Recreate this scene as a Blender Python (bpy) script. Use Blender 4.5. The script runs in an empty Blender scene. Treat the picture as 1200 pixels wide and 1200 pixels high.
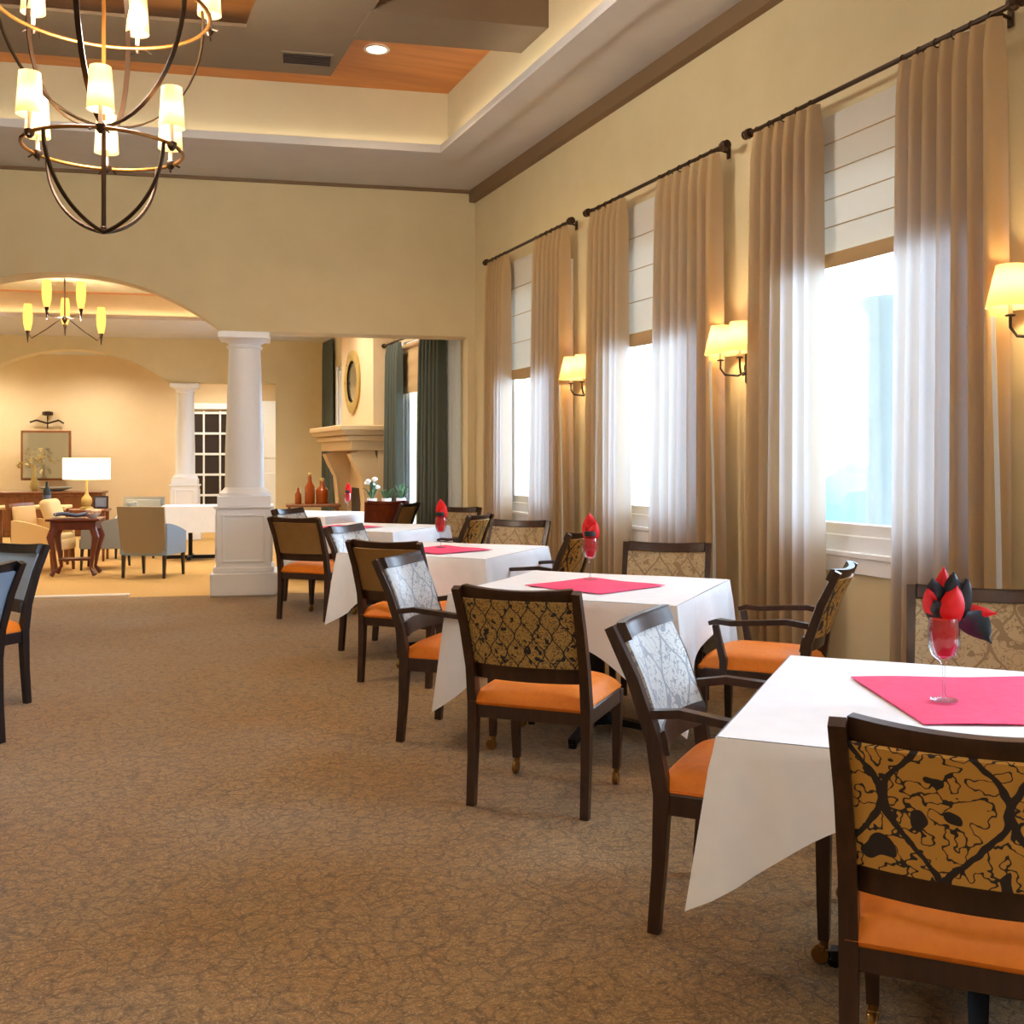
import bpy, bmesh, math, random
from mathutils import Vector, Matrix
random.seed(7)
PI = math.pi
C = bpy.context.scene.collection

# ------------------------------------------------------------------ materials
def lin(c):
    return tuple(((v/255)/12.92 if v/255 <= .04045 else ((v/255+.055)/1.055)**2.4) for v in c) + (1.0,)
MATS = {}
def mat(name, rgb, rough=.6, metal=0., spec=.5, **kw):
    m = bpy.data.materials.new(name); m.use_nodes = True
    b = m.node_tree.nodes['Principled BSDF']
    b.inputs['Base Color'].default_value = lin(rgb)
    b.inputs['Roughness'].default_value = rough
    b.inputs['Metallic'].default_value = metal
    b.inputs['Specular IOR Level'].default_value = spec
    for k, v in kw.items():
        b.inputs[k].default_value = v
    MATS[name] = m
    return m
def N(m, t, **kw):
    n = m.node_tree.nodes.new(t)
    for k, v in kw.items(): setattr(n, k, v)
    return n
def L(m, a, b): m.node_tree.links.new(a, b)
def bsdf(m): return m.node_tree.nodes['Principled BSDF']
def ramp(m, fac, stops):
    r = N(m, 'ShaderNodeValToRGB'); L(m, fac, r.inputs[0]); e = r.color_ramp.elements
    while len(e) < len(stops): e.new(.5)
    for i, (p, c) in enumerate(stops):
        e[i].position = p; e[i].color = lin(c)
    return r
def coords(m, scale=(1, 1, 1), kind='Object'):
    t = N(m, 'ShaderNodeTexCoord'); mp = N(m, 'ShaderNodeMapping'); mp.inputs['Scale'].default_value = scale
    L(m, t.outputs[kind], mp.inputs[0]); return mp.outputs[0]
def noise(m, vec, scale, detail=3, rough=.55):
    n = N(m, 'ShaderNodeTexNoise'); n.inputs['Scale'].default_value = scale
    n.inputs['Detail'].default_value = detail; n.inputs['Roughness'].default_value = rough
    L(m, vec, n.inputs['Vector']); return n.outputs[0]
def bump(m, h, strength=.2, dist=.01):
    b = N(m, 'ShaderNodeBump'); b.inputs['Strength'].default_value = strength; b.inputs['Distance'].default_value = dist
    L(m, h, b.inputs['Height']); L(m, b.outputs[0], bsdf(m).inputs['Normal'])
def mottled(name, c1, c2, scale, rough=.7, bmp=.1, dist=.004, stretch=(1, 1, 1), **kw):
    m = mat(name, c1, rough, **kw); v = coords(m, stretch); n = noise(m, v, scale)
    r = ramp(m, n, [(.3, c1), (.7, c2)]); L(m, r.outputs[0], bsdf(m).inputs['Base Color'])
    if bmp: bump(m, n, bmp, dist)
    return m
def math_(m, op, a, b=None, c=None):
    n = N(m, 'ShaderNodeMath', operation=op)
    for i, x in enumerate((a, b, c)):
        if x is None: continue
        if isinstance(x, (int, float)): n.inputs[i].default_value = x
        else: L(m, x, n.inputs[i])
    return n.outputs[0]

mottled('wall_paint', (211, 193, 151), (216, 199, 157), 3, .75, .05)
mottled('wall_beige', (224, 198, 158), (228, 203, 164), 3, .8, .05)
mottled('soffit_paint', (198, 196, 194), (203, 201, 199), 3, .8, .05)
mottled('riser_paint', (206, 192, 156), (210, 196, 160), 3, .8, .05)
mottled('taupe_panel', (112, 94, 72), (118, 100, 77), 3, .7, .05)
mat('crown_shadow_brown', (122, 96, 66), .6)
mat('white_paint', (244, 246, 250), .4)
mat('window_white', (238, 241, 245), .4)
mat('darkroom', (40, 26, 20), .4)
mottled('ceiling_wood', (176, 106, 44), (200, 128, 58), 2.5, .45, .1, stretch=(.4, 4, 1))
mottled('dark_wood', (46, 28, 20), (66, 42, 29), 6, .33, .1, stretch=(6, 6, .8))
mottled('black_wood', (30, 26, 30), (44, 36, 38), 6, .3, .1, stretch=(6, 6, .8))
mottled('brown_wood', (112, 66, 34), (142, 86, 44), 5, .4, .1, stretch=(5, 5, .8))
mottled('red_wood', (84, 34, 24), (112, 48, 30), 5, .35, .1, stretch=(5, 5, .8))
mat('iron', (62, 44, 30), .38, .7)
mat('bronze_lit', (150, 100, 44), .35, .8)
mat('black_metal', (26, 24, 25), .4, .5)
mat('brass', (150, 112, 58), .3, .9)
mottled('orange_seat', (228, 122, 8), (236, 134, 18), 40, .55, .1, .001)
mat('taupe_fabric', (150, 134, 108), .85)
mat('blue_and_daylit_fabric', (140, 164, 192), .75)
mat('grey_fabric', (150, 152, 146), .85)
mat('slate_cloth', (96, 106, 132), .85)
mat('cream_fabric', (228, 196, 140), .8)
mottled('white_cloth', (238, 240, 244), (243, 245, 248), 12, .75, .06, .004)
mottled('pink_cloth', (240, 62, 112), (246, 74, 124), 30, .7, .1, .002)
mat('red_napkin', (226, 18, 24), .6)
mat('green_black', (18, 34, 40), .5)
mat('candle_white', (250, 244, 230), .4)
mat('amber_glass', (150, 70, 16), .15)
mat('leaf_green', (70, 104, 66), .6)
mat('gold_leaf', (176, 150, 84), .5)
mat('white_pot', (240, 240, 238), .3)
mat('mantel_stone', (206, 178, 134), .7)
mat('dark_hearth', (60, 48, 38), .8)
mat('mirror_face', (190, 186, 170), .12, .8)
mat('threshold_white', (240, 230, 218), .4)
mat('drape_green', (72, 78, 68), .85)
mat('porch_white', (140, 150, 156), .6)
mat('patio', (214, 222, 226), .8)
mat('shrub', (110, 160, 160), .9)
mat('peach_petals', (242, 196, 160), .7)

def glass(name, tint, gl=.08, rough=.02):
    m = bpy.data.materials.new(name); m.use_nodes = True; nt = m.node_tree; nt.nodes.clear()
    o = N(m, 'ShaderNodeOutputMaterial'); mx = N(m, 'ShaderNodeMixShader'); t = N(m, 'ShaderNodeBsdfTransparent'); g = N(m, 'ShaderNodeBsdfGlossy')
    t.inputs[0].default_value = lin(tint); g.inputs['Roughness'].default_value = rough
    f = N(m, 'ShaderNodeLayerWeight'); f.inputs[0].default_value = .25
    a = math_(m, 'MULTIPLY_ADD', f.outputs['Fresnel'], .6, gl)
    L(m, a, mx.inputs[0]); L(m, t.outputs[0], mx.inputs[1]); L(m, g.outputs[0], mx.inputs[2]); L(m, mx.outputs[0], o.inputs[0])
    MATS[name] = m; return m
glass('pane_glass', (248, 251, 255), .02)
glass('goblet_glass', (246, 249, 250), .02)

def translucent(name, rgb, amount, rgb_t=None, emis=0, emis_c=None, stretch=None):
    m = bpy.data.materials.new(name); m.use_nodes = True; nt = m.node_tree; nt.nodes.clear()
    o = N(m, 'ShaderNodeOutputMaterial'); mx = N(m, 'ShaderNodeMixShader'); d = N(m, 'ShaderNodeBsdfDiffuse'); t = N(m, 'ShaderNodeBsdfTranslucent')
    d.inputs[0].default_value = lin(rgb); t.inputs[0].default_value = lin(rgb_t or rgb); mx.inputs[0].default_value = amount
    L(m, d.outputs[0], mx.inputs[1]); L(m, t.outputs[0], mx.inputs[2]); last = mx.outputs[0]
    if emis:
        e = N(m, 'ShaderNodeEmission'); e.inputs[0].default_value = lin(emis_c); e.inputs[1].default_value = emis
        a = N(m, 'ShaderNodeAddShader'); L(m, last, a.inputs[0]); L(m, e.outputs[0], a.inputs[1]); last = a.outputs[0]
    L(m, last, o.inputs[0]); MATS[name] = m; return m
translucent('curtain_fabric', (206, 170, 116), .42, (208, 211, 216))
translucent('sheer_fabric', (228, 236, 242), .6, (235, 242, 250))
translucent('blind_fabric', (226, 222, 212), .22)
translucent('blind_band', (190, 160, 118), .1)
translucent('shade_glow', (216, 180, 126), .3, None, .34, (255, 190, 104))
translucent('sconce_glow', (226, 188, 126), .25, None, .55, (255, 186, 90))
translucent('lamp_glow', (255, 240, 214), .3, None, 1.3, (255, 226, 180))
def emitter(name, rgb, s):
    m = bpy.data.materials.new(name); m.use_nodes = True; m.node_tree.nodes.clear()
    o = N(m, 'ShaderNodeOutputMaterial'); e = N(m, 'ShaderNodeEmission'); e.inputs[0].default_value = lin(rgb); e.inputs[1].default_value = s
    L(m, e.outputs[0], o.inputs[0]); MATS[name] = m; return m
emitter('bulb', (255, 222, 160), 3)
_m = MATS['bulb']; _e = [n for n in _m.node_tree.nodes if n.type == 'EMISSION'][0]; _o = [n for n in _m.node_tree.nodes if n.type == 'OUTPUT_MATERIAL'][0]
_t = N(_m, 'ShaderNodeBsdfTransparent'); _a = N(_m, 'ShaderNodeAddShader'); L(_m, _e.outputs[0], _a.inputs[0]); L(_m, _t.outputs[0], _a.inputs[1]); L(_m, _a.outputs[0], _o.inputs[0])
emitter('lens', (255, 230, 180), 9)
emitter('candle_lamp', (255, 190, 84), 2.2)

def carpet():
    m = mat('carpet', (130, 100, 66), .95, spec=.15, **{'Sheen Weight': .35, 'Sheen Roughness': .4})
    v = coords(m, kind='Object')
    w = N(m, 'ShaderNodeTexNoise'); w.inputs['Scale'].default_value = 5; w.inputs['Detail'].default_value = 2; L(m, v, w.inputs['Vector'])
    mixv = N(m, 'ShaderNodeVectorMath', operation='MULTIPLY_ADD'); L(m, w.outputs['Color'], mixv.inputs[0]); mixv.inputs[1].default_value = (.22, .22, 0); L(m, v, mixv.inputs[2])
    def edge(scale, wd):
        vo = N(m, 'ShaderNodeTexVoronoi', feature='DISTANCE_TO_EDGE'); vo.inputs['Scale'].default_value = scale
        L(m, mixv.outputs[0], vo.inputs['Vector']); r = ramp(m, vo.outputs['Distance'], [(0, (0, 0, 0)), (wd, (255, 255, 255))]); return r.outputs[0]
    e1, e2 = edge(13, .10), edge(34, .14)
    nb = noise(m, v, 1.3, 3); nf = noise(m, v, 160, 2, .7); nm = noise(m, v, 26, 3, .7)
    base = ramp(m, nb, [(.3, (172, 124, 54)), (.7, (174, 138, 88))])
    sp = ramp(m, nm, [(.38, (92, 70, 46)), (.52, (255, 255, 255)), (.8, (255, 255, 255))])
    def mul(a, b, f):
        x = N(m, 'ShaderNodeMix', data_type='RGBA', blend_type='MULTIPLY'); x.inputs[0].default_value = f
        L(m, a, x.inputs[6]); L(m, b, x.inputs[7]); return x.outputs[2]
    c = mul(base.outputs[0], e1, .38); c = mul(c, e2, .28); c = mul(c, sp.outputs[0], .35)
    fr = ramp(m, nf, [(.35, (120, 120, 120)), (.65, (255, 255, 255))]); c = mul(c, fr.outputs[0], .5)
    fk = ramp(m, noise(m, v, 75, 2, .75), [(.56, (0, 0, 0)), (.66, (255, 255, 255))])
    x = N(m, 'ShaderNodeMix', data_type='RGBA'); k = math_(m, 'MULTIPLY', fk.outputs[0], .4); L(m, k, x.inputs[0]); L(m, c, x.inputs[6]); x.inputs[7].default_value = lin((206, 176, 132)); c = x.outputs[2]
    L(m, c, bsdf(m).inputs['Base Color']); bump(m, nf, .5, .006)
carpet()
m = mottled('lounge_carpet', (196, 154, 88), (206, 164, 96), 30, .9, .3, .003)

def damask(name, gold, dark, scale, busy, rough=.5, metal=0.):
    m = mat(name, gold, rough, metal)
    t = N(m, 'ShaderNodeTexCoord'); s = N(m, 'ShaderNodeSeparateXYZ'); L(m, t.outputs['Object'], s.inputs[0])
    u = math_(m, 'MULTIPLY', s.outputs['X'], scale); v = math_(m, 'MULTIPLY', s.outputs['Z'], scale*PI*1.15)
    v = math_(m, 'ADD', v, .4)
    cz = math_(m, 'MULTIPLY', math_(m, 'COSINE', v), .25)
    nz = math_(m, 'MULTIPLY_ADD', noise(m, t.outputs['Object'], 14, 2), .16, -.08); u = math_(m, 'ADD', u, nz)
    def fam(x, wd):
        f = math_(m, 'ABSOLUTE', math_(m, 'SUBTRACT', math_(m, 'FRACT', x), .5)); return math_(m, 'GREATER_THAN', f, .5-wd)
    a = fam(math_(m, 'SUBTRACT', u, cz), .035); b = fam(math_(m, 'ADD', math_(m, 'ADD', u, .5), cz), .035)
    lines = math_(m, 'MAXIMUM', a, b)
    # scroll work filling the ogees
    n2 = noise(m, t.outputs['Object'], busy, 1.5, .6)
    band = math_(m, 'LESS_THAN', math_(m, 'ABSOLUTE', math_(m, 'SUBTRACT', n2, .5)), .022)
    n3 = noise(m, t.outputs['Object'], busy*.45, 1); blot = math_(m, 'GREATER_THAN', n3, .64)
    k = math_(m, 'MAXIMUM', math_(m, 'MAXIMUM', lines, band), blot)
    mx = N(m, 'ShaderNodeMix', data_type='RGBA'); L(m, k, mx.inputs[0]); mx.inputs[6].default_value = lin(gold); mx.inputs[7].default_value = lin(dark)
    L(m, mx.outputs[2], bsdf(m).inputs['Base Color']); bump(m, k, .15, .002)
damask('gold_damask', (214, 162, 78), (44, 42, 48), 4.4, 26)
damask('fine_damask', (190, 158, 94), (36, 36, 48), 13.0, 75)
damask('daylit_damask', (196, 196, 192), (142, 146, 152), 6.0, 30, .35)  # window sheen on the armchair backrests, put into the fabric colour
damask('tan_damask', (178, 156, 116), (140, 116, 80), 6.0, 36)
mottled('plain_back', (146, 112, 66), (156, 122, 74), 10, .6, .05)

# ------------------------------------------------------------------ mesh builder
class MB:
    def __init__(s): s.b = bmesh.new()
    def box(s, c, d, bev=0., rot=None, seg=1):
        r = bmesh.ops.create_cube(s.b, size=1.0); vs = r['verts']
        bmesh.ops.scale(s.b, vec=d, verts=vs)
        if bev:
            es = list({e for v in vs for e in v.link_edges})
            o = bmesh.ops.bevel(s.b, geom=es, offset=bev, segments=seg, affect='EDGES', profile=.5)
            vs = list({v for f in o['faces'] for v in f.verts} | {v for v in vs if v.is_valid})
        if rot is not None: bmesh.ops.rotate(s.b, matrix=rot, verts=vs)
        bmesh.ops.translate(s.b, vec=c, verts=vs); return s
    def lathe(s, prof, c=(0, 0, 0), n=20, cap=True, rot=None):
        rings = []; allv = []
        for r, z in prof:
            ring = [s.b.verts.new((r*math.cos(2*PI*i/n), r*math.sin(2*PI*i/n), z)) for i in range(n)]
            rings.append(ring); allv += ring
        for a, b in zip(rings, rings[1:]):
            for i in range(n): s.b.faces.new((a[i], a[(i+1) % n], b[(i+1) % n], b[i]))
        if cap:
            s.b.faces.new(rings[0][::-1]); s.b.faces.new(rings[-1])
        if rot is not None: bmesh.ops.rotate(s.b, matrix=rot, verts=allv)
        bmesh.ops.translate(s.b, vec=c, verts=allv); return s
    def tube(s, pts, r, n=8, closed=False):
        pts = [Vector(p) for p in pts]; rings = []; m = len(pts)
        up0 = None
        for i, p in enumerate(pts):
            a = pts[(i-1) % m] if (closed or i > 0) else p; b = pts[(i+1) % m] if (closed or i < m-1) else p
            t = (b-a).normalized()
            if up0 is None:
                up0 = Vector((0, 0, 1)) if abs(t.z) < .9 else Vector((1, 0, 0))
            x = t.cross(up0).normalized(); y = x.cross(t).normalized(); up0 = y
            rr = r[i] if isinstance(r, (list, tuple)) else r
            rings.append([s.b.verts.new(p + x*rr*math.cos(2*PI*k/n) + y*rr*math.sin(2*PI*k/n)) for k in range(n)])
        seq = list(zip(rings, rings[1:])) + ([(rings[-1], rings[0])] if closed else [])
        for a, b in seq:
            for k in range(n): s.b.faces.new((a[k], a[(k+1) % n], b[(k+1) % n], b[k]))
        if not closed: s.b.faces.new(rings[0][::-1]); s.b.faces.new(rings[-1])
        return s
    def bar(s, pts, w, d, side=(1, 0, 0)):
        # rectangular section swept along pts; w across 'side', d across the other
        pts = [Vector(p) for p in pts]; rings = []; sd = Vector(side)
        for i, p in enumerate(pts):
            a = pts[max(i-1, 0)]; b = pts[min(i+1, len(pts)-1)]; t = (b-a).normalized()
            x = (sd - t*sd.dot(t)).normalized(); y = t.cross(x).normalized()
            ww = w[i] if isinstance(w, (list, tuple)) else w; dd = d[i] if isinstance(d, (list, tuple)) else d
            rings.append([s.b.verts.new(p + x*ww/2*i_ + y*dd/2*j_) for i_, j_ in ((-1, -1), (1, -1), (1, 1), (-1, 1))])
        for a, b in zip(rings, rings[1:]):
            for k in range(4): s.b.faces.new((a[k], a[(k+1) % 4], b[(k+1) % 4], b[k]))
        s.b.faces.new(rings[0][::-1]); s.b.faces.new(rings[-1]); return s
    def prism(s, poly, z0, z1):
        lo = [s.b.verts.new((x, y, z0)) for x, y in poly]; hi = [s.b.verts.new((x, y, z1)) for x, y in poly]; n = len(poly)
        s.b.faces.new(lo[::-1]); s.b.faces.new(hi)
        for i in range(n): s.b.faces.new((lo[i], lo[(i+1) % n], hi[(i+1) % n], hi[i]))
        return s
    def grid(s, f, nu, nv, thick=0., closed_u=False):
        V = [[s.b.verts.new(f(i/(nu-(0 if closed_u else 1)), j/(nv-1))) for j in range(nv)] for i in range(nu)]
        fs = []
        for i in range(nu if closed_u else nu-1):
            for j in range(nv-1):
                fs.append(s.b.faces.new((V[i][j], V[(i+1) % nu][j], V[(i+1) % nu][j+1], V[i][j+1])))
        if thick:
            bmesh.ops.recalc_face_normals(s.b, faces=fs)
            bmesh.ops.solidify(s.b, geom=fs, thickness=thick)
        return s
    def build(s, name, m, parent=None, loc=(0, 0, 0), rz=0., sharp=35):
        bmesh.ops.recalc_face_normals(s.b, faces=s.b.faces)
        me = bpy.data.meshes.new(name); s.b.to_mesh(me); s.b.free()
        me.shade_smooth(); me.set_sharp_from_angle(angle=math.radians(sharp))
        me.materials.append(MATS[m]); o = bpy.data.objects.new(name, me); C.objects.link(o)
        o.location = loc; o.rotation_euler = (0, 0, rz)
        if parent: o.parent = parent
        return o
def tag(o, label=None, cat=None, group=None, kind=None):
    if label: o['label'] = label
    if cat: o['category'] = cat
    if group: o['group'] = group
    if kind: o['kind'] = kind
    return o
def thing(name, label, cat, loc=(0, 0, 0), rz=0., group=None):
    o = bpy.data.objects.new(name, None); C.objects.link(o); o.location = loc; o.rotation_euler = (0, 0, rz)
    o.empty_display_size = .1
    return tag(o, label, cat, group)
def struct(o, label=None):
    o['kind'] = 'structure'
    if label: o['label'] = label
    return o
def copy_tree(o, parent=None):
    c = o.copy(); C.objects.link(c)
    if parent: c.parent = parent
    for ch in list(o.children): copy_tree(ch, c)
    return c
def place(o, x, y, z=0, bearing=None, label=None, group=None):
    o.location = (x, y, z)
    if bearing is not None: o.rotation_euler = (0, 0, -math.radians(bearing))
    if label: o['label'] = label
    if group: o['group'] = group
    return o
def Rx(a): return Matrix.Rotation(a, 3, 'X')
def Ry(a): return Matrix.Rotation(a, 3, 'Y')
def Rz(a): return Matrix.Rotation(a, 3, 'Z')

# ------------------------------------------------------------------ frames
P0 = Vector((.41, 11.72, 0)); AB = math.radians(9.8)
E_ = Vector((math.cos(AB), -math.sin(AB), 0)); N_ = Vector((math.sin(AB), math.cos(AB), 0))
def W(s, t, z=0.): return P0 + E_*s + N_*t + Vector((0, 0, z))
RB = -AB
WX = 4.0; LX = -5.4; NY = -3.6

def yback(x, t=0.):   # world Y of the slanted wall line at world X
    return P0.y + (t*1. - (x-P0.x)*N_.x)/N_.y

# ------------------------------------------------------------------ shell
struct(MB().prism([(LX, NY), (WX+.3, NY), (WX+.3, yback(WX+.3, 0)), (LX, yback(LX, 0))], -.1, 0).build('floor', 'carpet'))
struct(MB().prism([(LX, yback(LX, 0)), (WX+.3, yback(WX+.3, 0)), (WX+.3, yback(WX+.3, 11)), (LX, yback(LX, 11))], -.1, 0).build('floor_lounge', 'lounge_carpet'))

def wall_cells(mb, u0, u1, z0, z1, holes, f):
    """wall in (u,z) with rectangular holes, f(ua,ub,za,zb) adds one block"""
    us = sorted({u0, u1, *[h[0] for h in holes], *[h[1] for h in holes]})
    for a, b in zip(us, us[1:]):
        mid = (a+b)/2; hs = sorted([(h[2], h[3]) for h in holes if h[0] < mid < h[1]]); z = z0
        for lo, hi in hs:
            if lo > z: f(a, b, z, lo)
            z = hi
        if z < z1: f(a, b, z, z1)
WINS = [(9.39, .9, 3.2), (7.02, .9, 3.2), (4.68, .9, 3.2), (2.3, .9, 3.2), (-.05, .9, 3.2), (-2.4, .9, 3.2), (13.15, .35, 3.0), (17.2, .9, 3.0)]  # the ones nearer than the view are added to let in daylight
HW = .76
mb = MB()
wall_cells(mb, NY, 24., 0, 5.3, [(c-HW, c+HW, a, b) for c, a, b in WINS],
           lambda a, b, z0, z1: mb.box((WX+.11, (a+b)/2, (z0+z1)/2), (.22, b-a, z1-z0)))
struct(mb.build('wall_right', 'wall_paint'))
struct(MB().box((LX-.1, (NY+24)/2, 2.65), (.2, 24-NY, 5.3)).build('wall_left', 'wall_paint'))
struct(MB().box(((LX+WX)/2, NY-.1, 2.65), (WX-LX+.6, .2, 5.3)).build('wall_front', 'wall_paint'))

# back wall with the arch (left) and the flat opening (right), thickness .35
def arch_wall(name, m, t0, t1, s0, s1, ztop, a0, a1, zs, zap, rect, loc_t):
    mb = MB(); th = t1-t0; R = (((a1-a0)/2)**2+(zap-zs)**2)/(2*(zap-zs)); ac = (a0+a1)/2
    def za(s): return zap - R + math.sqrt(max(R*R-(s-ac)**2, 0))
    n = 36; xs = [a0+(a1-a0)*i/n for i in range(n+1)]
    V = [[mb.b.verts.new((x, y, z)) for (y, z) in ((t0, za(x)), (t0, ztop), (t1, ztop), (t1, za(x)))] for x in xs]
    for p, q in zip(V, V[1:]):
        for k in range(4): mb.b.faces.new((p[k], p[(k+1) % 4], q[(k+1) % 4], q[k]))
    mb.b.faces.new(V[0][::-1]); mb.b.faces.new(V[-1])
    add = lambda a, b, z0, z1: mb.box(((a+b)/2, (t0+t1)/2, (z0+z1)/2), (b-a, th, z1-z0))
    add(s0, a0, 0, ztop)
    add(a1, rect[0], zs, ztop)
    add(rect[0], rect[1], rect[2], ztop); add(rect[1], s1, 0, ztop)
    return struct(mb.build(name, m, None, P0, RB))
arch_wall('wall_back', 'wall_paint', 0, .35, -5.9, 3.66, 5.3, -2.18, .93, 2.78, 3.34, (1.42, 3.56, 2.78), 0)
arch_wall('wall_lounge', 'wall_paint', 8.05, 8.4, -6., 2.6+1.2, 4.2, -3.66, -.38, 2.74, 3.33, (.05, 1.42, 2.79), 0)
struct(MB().box((-1, 10.6, 2), (12, .2, 4.)).build('wall_hall', 'wall_beige', None, P0, RB))

# main ceiling: dropped soffit ring, riser, wood ceiling, panels
IX = 3.16; IL = -3.6; IN = -2.2; ZS = 4.39
def ring(mb, off, z0, z1, xo0, xo1, yo, to):
    xi, xl, yn, tt = IX+off, IL-off, IN-off, -1.48+off
    mb.prism([(xi, yo), (xo1, yo), (xo1, yback(xo1, to)), (xi, yback(xi, tt))], z0, z1)
    mb.prism([(xo0, yo), (xl, yo), (xl, yback(xl, tt)), (xo0, yback(xo0, to))], z0, z1)
    mb.prism([(xl, yo), (xi, yo), (xi, yn), (xl, yn)], z0, z1)
    mb.prism([(xl, yback(xl, tt)), (xi, yback(xi, tt)), (xo1, yback(xo1, to)), (xo0, yback(xo0, to))], z0, z1)
    return mb
mb = ring(MB(), 0, ZS, ZS+.05, LX, WX, NY, 0)
struct(mb.build('ceiling_soffit', 'soffit_paint'))
mb = ring(MB(), -.0, ZS-.025, ZS, IL-.24, IX+.24, IN-.24, -1.48+.24)
struct(mb.build('trim_1', 'soffit_paint'))
mb = ring(MB(), .1, ZS+.05, 4.97, IL-.3, IX+.3, IN-.3, -1.48+.3)
struct(mb.build('trim_2', 'riser_paint'))
struct(MB().prism([(LX, NY), (WX, NY), (WX, yback(WX, .3)), (LX, yback(LX, .3))], 4.97, 5.1).build('ceiling', 'ceiling_wood'))
# taupe dropped panel with a square recess over the chandelier, and a cross box beam
PR = 1.957; PLx = -1.76; tF = -2.33; hR = 1.14; hL = -.94; tH = -3.25; yH = 5.2; yP = 3.6
mb = MB()
mb.prism([(hR, yP), (PR, yP), (PR, yback(PR, tF)), (hR, yback(hR, tF))], 4.72, 4.745)
mb.prism([(PLx, yP), (hL, yP), (hL, yback(hL, tF)), (PLx, yback(PLx, tF))], 4.72, 4.745)
mb.prism([(hL, yback(hL, tH)), (hR, yback(hR, tH)), (hR, yback(hR, tF)), (hL, yback(hL, tF))], 4.72, 4.745)
mb.prism([(hL, yP), (hR, yP), (hR, yH), (hL, yH)], 4.72, 4.745)
struct(mb.build('ceiling_panel', 'taupe_panel'))
mb = MB()
for xa, xb in ((PR-.02, IX+.12), (IL-.12, PLx+.02)):
    mb.prism([(xa, yback(xa, -3.77)), (xb, yback(xb, -3.77)), (xb, yback(xb, -3.23)), (xa, yback(xa, -3.23))], 4.70, 4.98)
struct(mb.build('ceiling_beam', 'taupe_panel'))
# shadow gap coloured in as right wall strip; thin crown on back wall
struct(MB().box((WX-.035, (NY+11.1)/2, 4.325), (.07, 11.1-NY, .13)).build('trim_3', 'crown_shadow_brown'))
struct(MB().box((-1.1, -.02, 4.375), (9.5, .04, .03)).build('trim_4', 'crown_shadow_brown', None, P0, RB))
struct(MB().box((WX-.01, (NY+11)/2, .07), (.02, 11-NY, .14), .004).build('baseboard_right', 'white_paint'))
# threshold strip in the arch
struct(MB().box((-1.0, .1, .012), (2.0, .12, .024), .004).build('trim_5', 'threshold_white', None, P0, RB))

# lounge ceiling
def lpoly(s0, s1, t0, t1): return [tuple(W(s, t).xy) for s, t in ((s0, t0), (s1, t0), (s1, t1), (s0, t1))]
mb = MB()
mb.prism(lpoly(-6, 4.3, 5.5, 8.05), 3.56, 3.62); mb.prism(lpoly(-6, 4.3, .35, 1.6), 3.56, 3.62)
mb.prism(lpoly(3.0, 4.3, 1.6, 5.5), 3.56, 3.62); mb.prism(lpoly(-6, -5, 1.6, 5.5), 3.56, 3.62)
struct(mb.build('ceiling_soffit', 'soffit_paint'))
mb = MB(); mb.prism(lpoly(-5, 3, 5.6, 5.7), 3.62, 3.95); mb.prism(lpoly(3.1, 3.2, 1.5, 5.7), 3.62, 3.95); mb.prism(lpoly(-5.2, 3.1, 1.4, 1.5), 3.62, 3.95)
struct(mb.build('trim_6', 'riser_paint'))
struct(MB().prism(lpoly(-6, 4.3, .35, 8.05), 3.95, 4.1).build('ceiling_lounge', 'ceiling_wood'))
struct(MB().prism(lpoly(-4, 2.2, 2.1, 4.7), 3.84, 3.95).build('ceiling_panel', 'riser_paint'))
struct(MB().prism(lpoly(-6.5, 4.3, 8.4, 10.6), 3.46, 3.6).build('ceiling_hall', 'soffit_paint'))
struct(MB().box((3.9, 9.5, 1.8), (.2, 2.4, 3.7)).build('wall_hall_side', 'wall_beige', None, P0, RB))

# ------------------------------------------------------------------ windows
def window(n, c, z0, z1):
    mb = MB(); X = WX+.055
    w = HW*2
    for s in (-1, 1): mb.box((X, c+s*(HW-.035), (z0+z1)/2), (.09, .07, z1-z0), .006)
    mb.box((X, c, z0+.05), (.09, w-.02, .1), .006); mb.box((X, c, z1-.04), (.09, w-.02, .08), .006)
    fr = mb.build('window_%d' % n, 'window_white'); struct(fr)
    mb = MB()
    for s in (-1, 1): mb.box((X, c+s*(HW-.10), (z0+z1)/2), (.045, .06, z1-z0-.2), .004)
    mb.box((X, c, z0+.13), (.045, w-.2, .07), .004); mb.box((X, c, z1-.11), (.045, w-.2, .06), .004)
    mb.build('sash', 'window_white', fr)
    MB().box((X+.01, c, (z0+z1)/2), (.006, w-.2, z1-z0-.2)).build('pane', 'pane_glass', fr)
    mb = MB()
    mb.box((WX-.012, c, z0-.06), (.025, w+.22, .1), .004)
    for s in (-1, 1): mb.box((WX-.012, c+s*(HW+.045), (z0+z1)/2), (.025, .09, z1-z0), .004)
    mb.build('casing', 'white_paint', fr)
    MB().box((WX-.01, c, z0-.005), (.06, w-.01, .03), .004).build('window_sill', 'white_paint', fr)
for i, (c, a, b) in enumerate(WINS): window(i+1, c, a, b)

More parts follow.
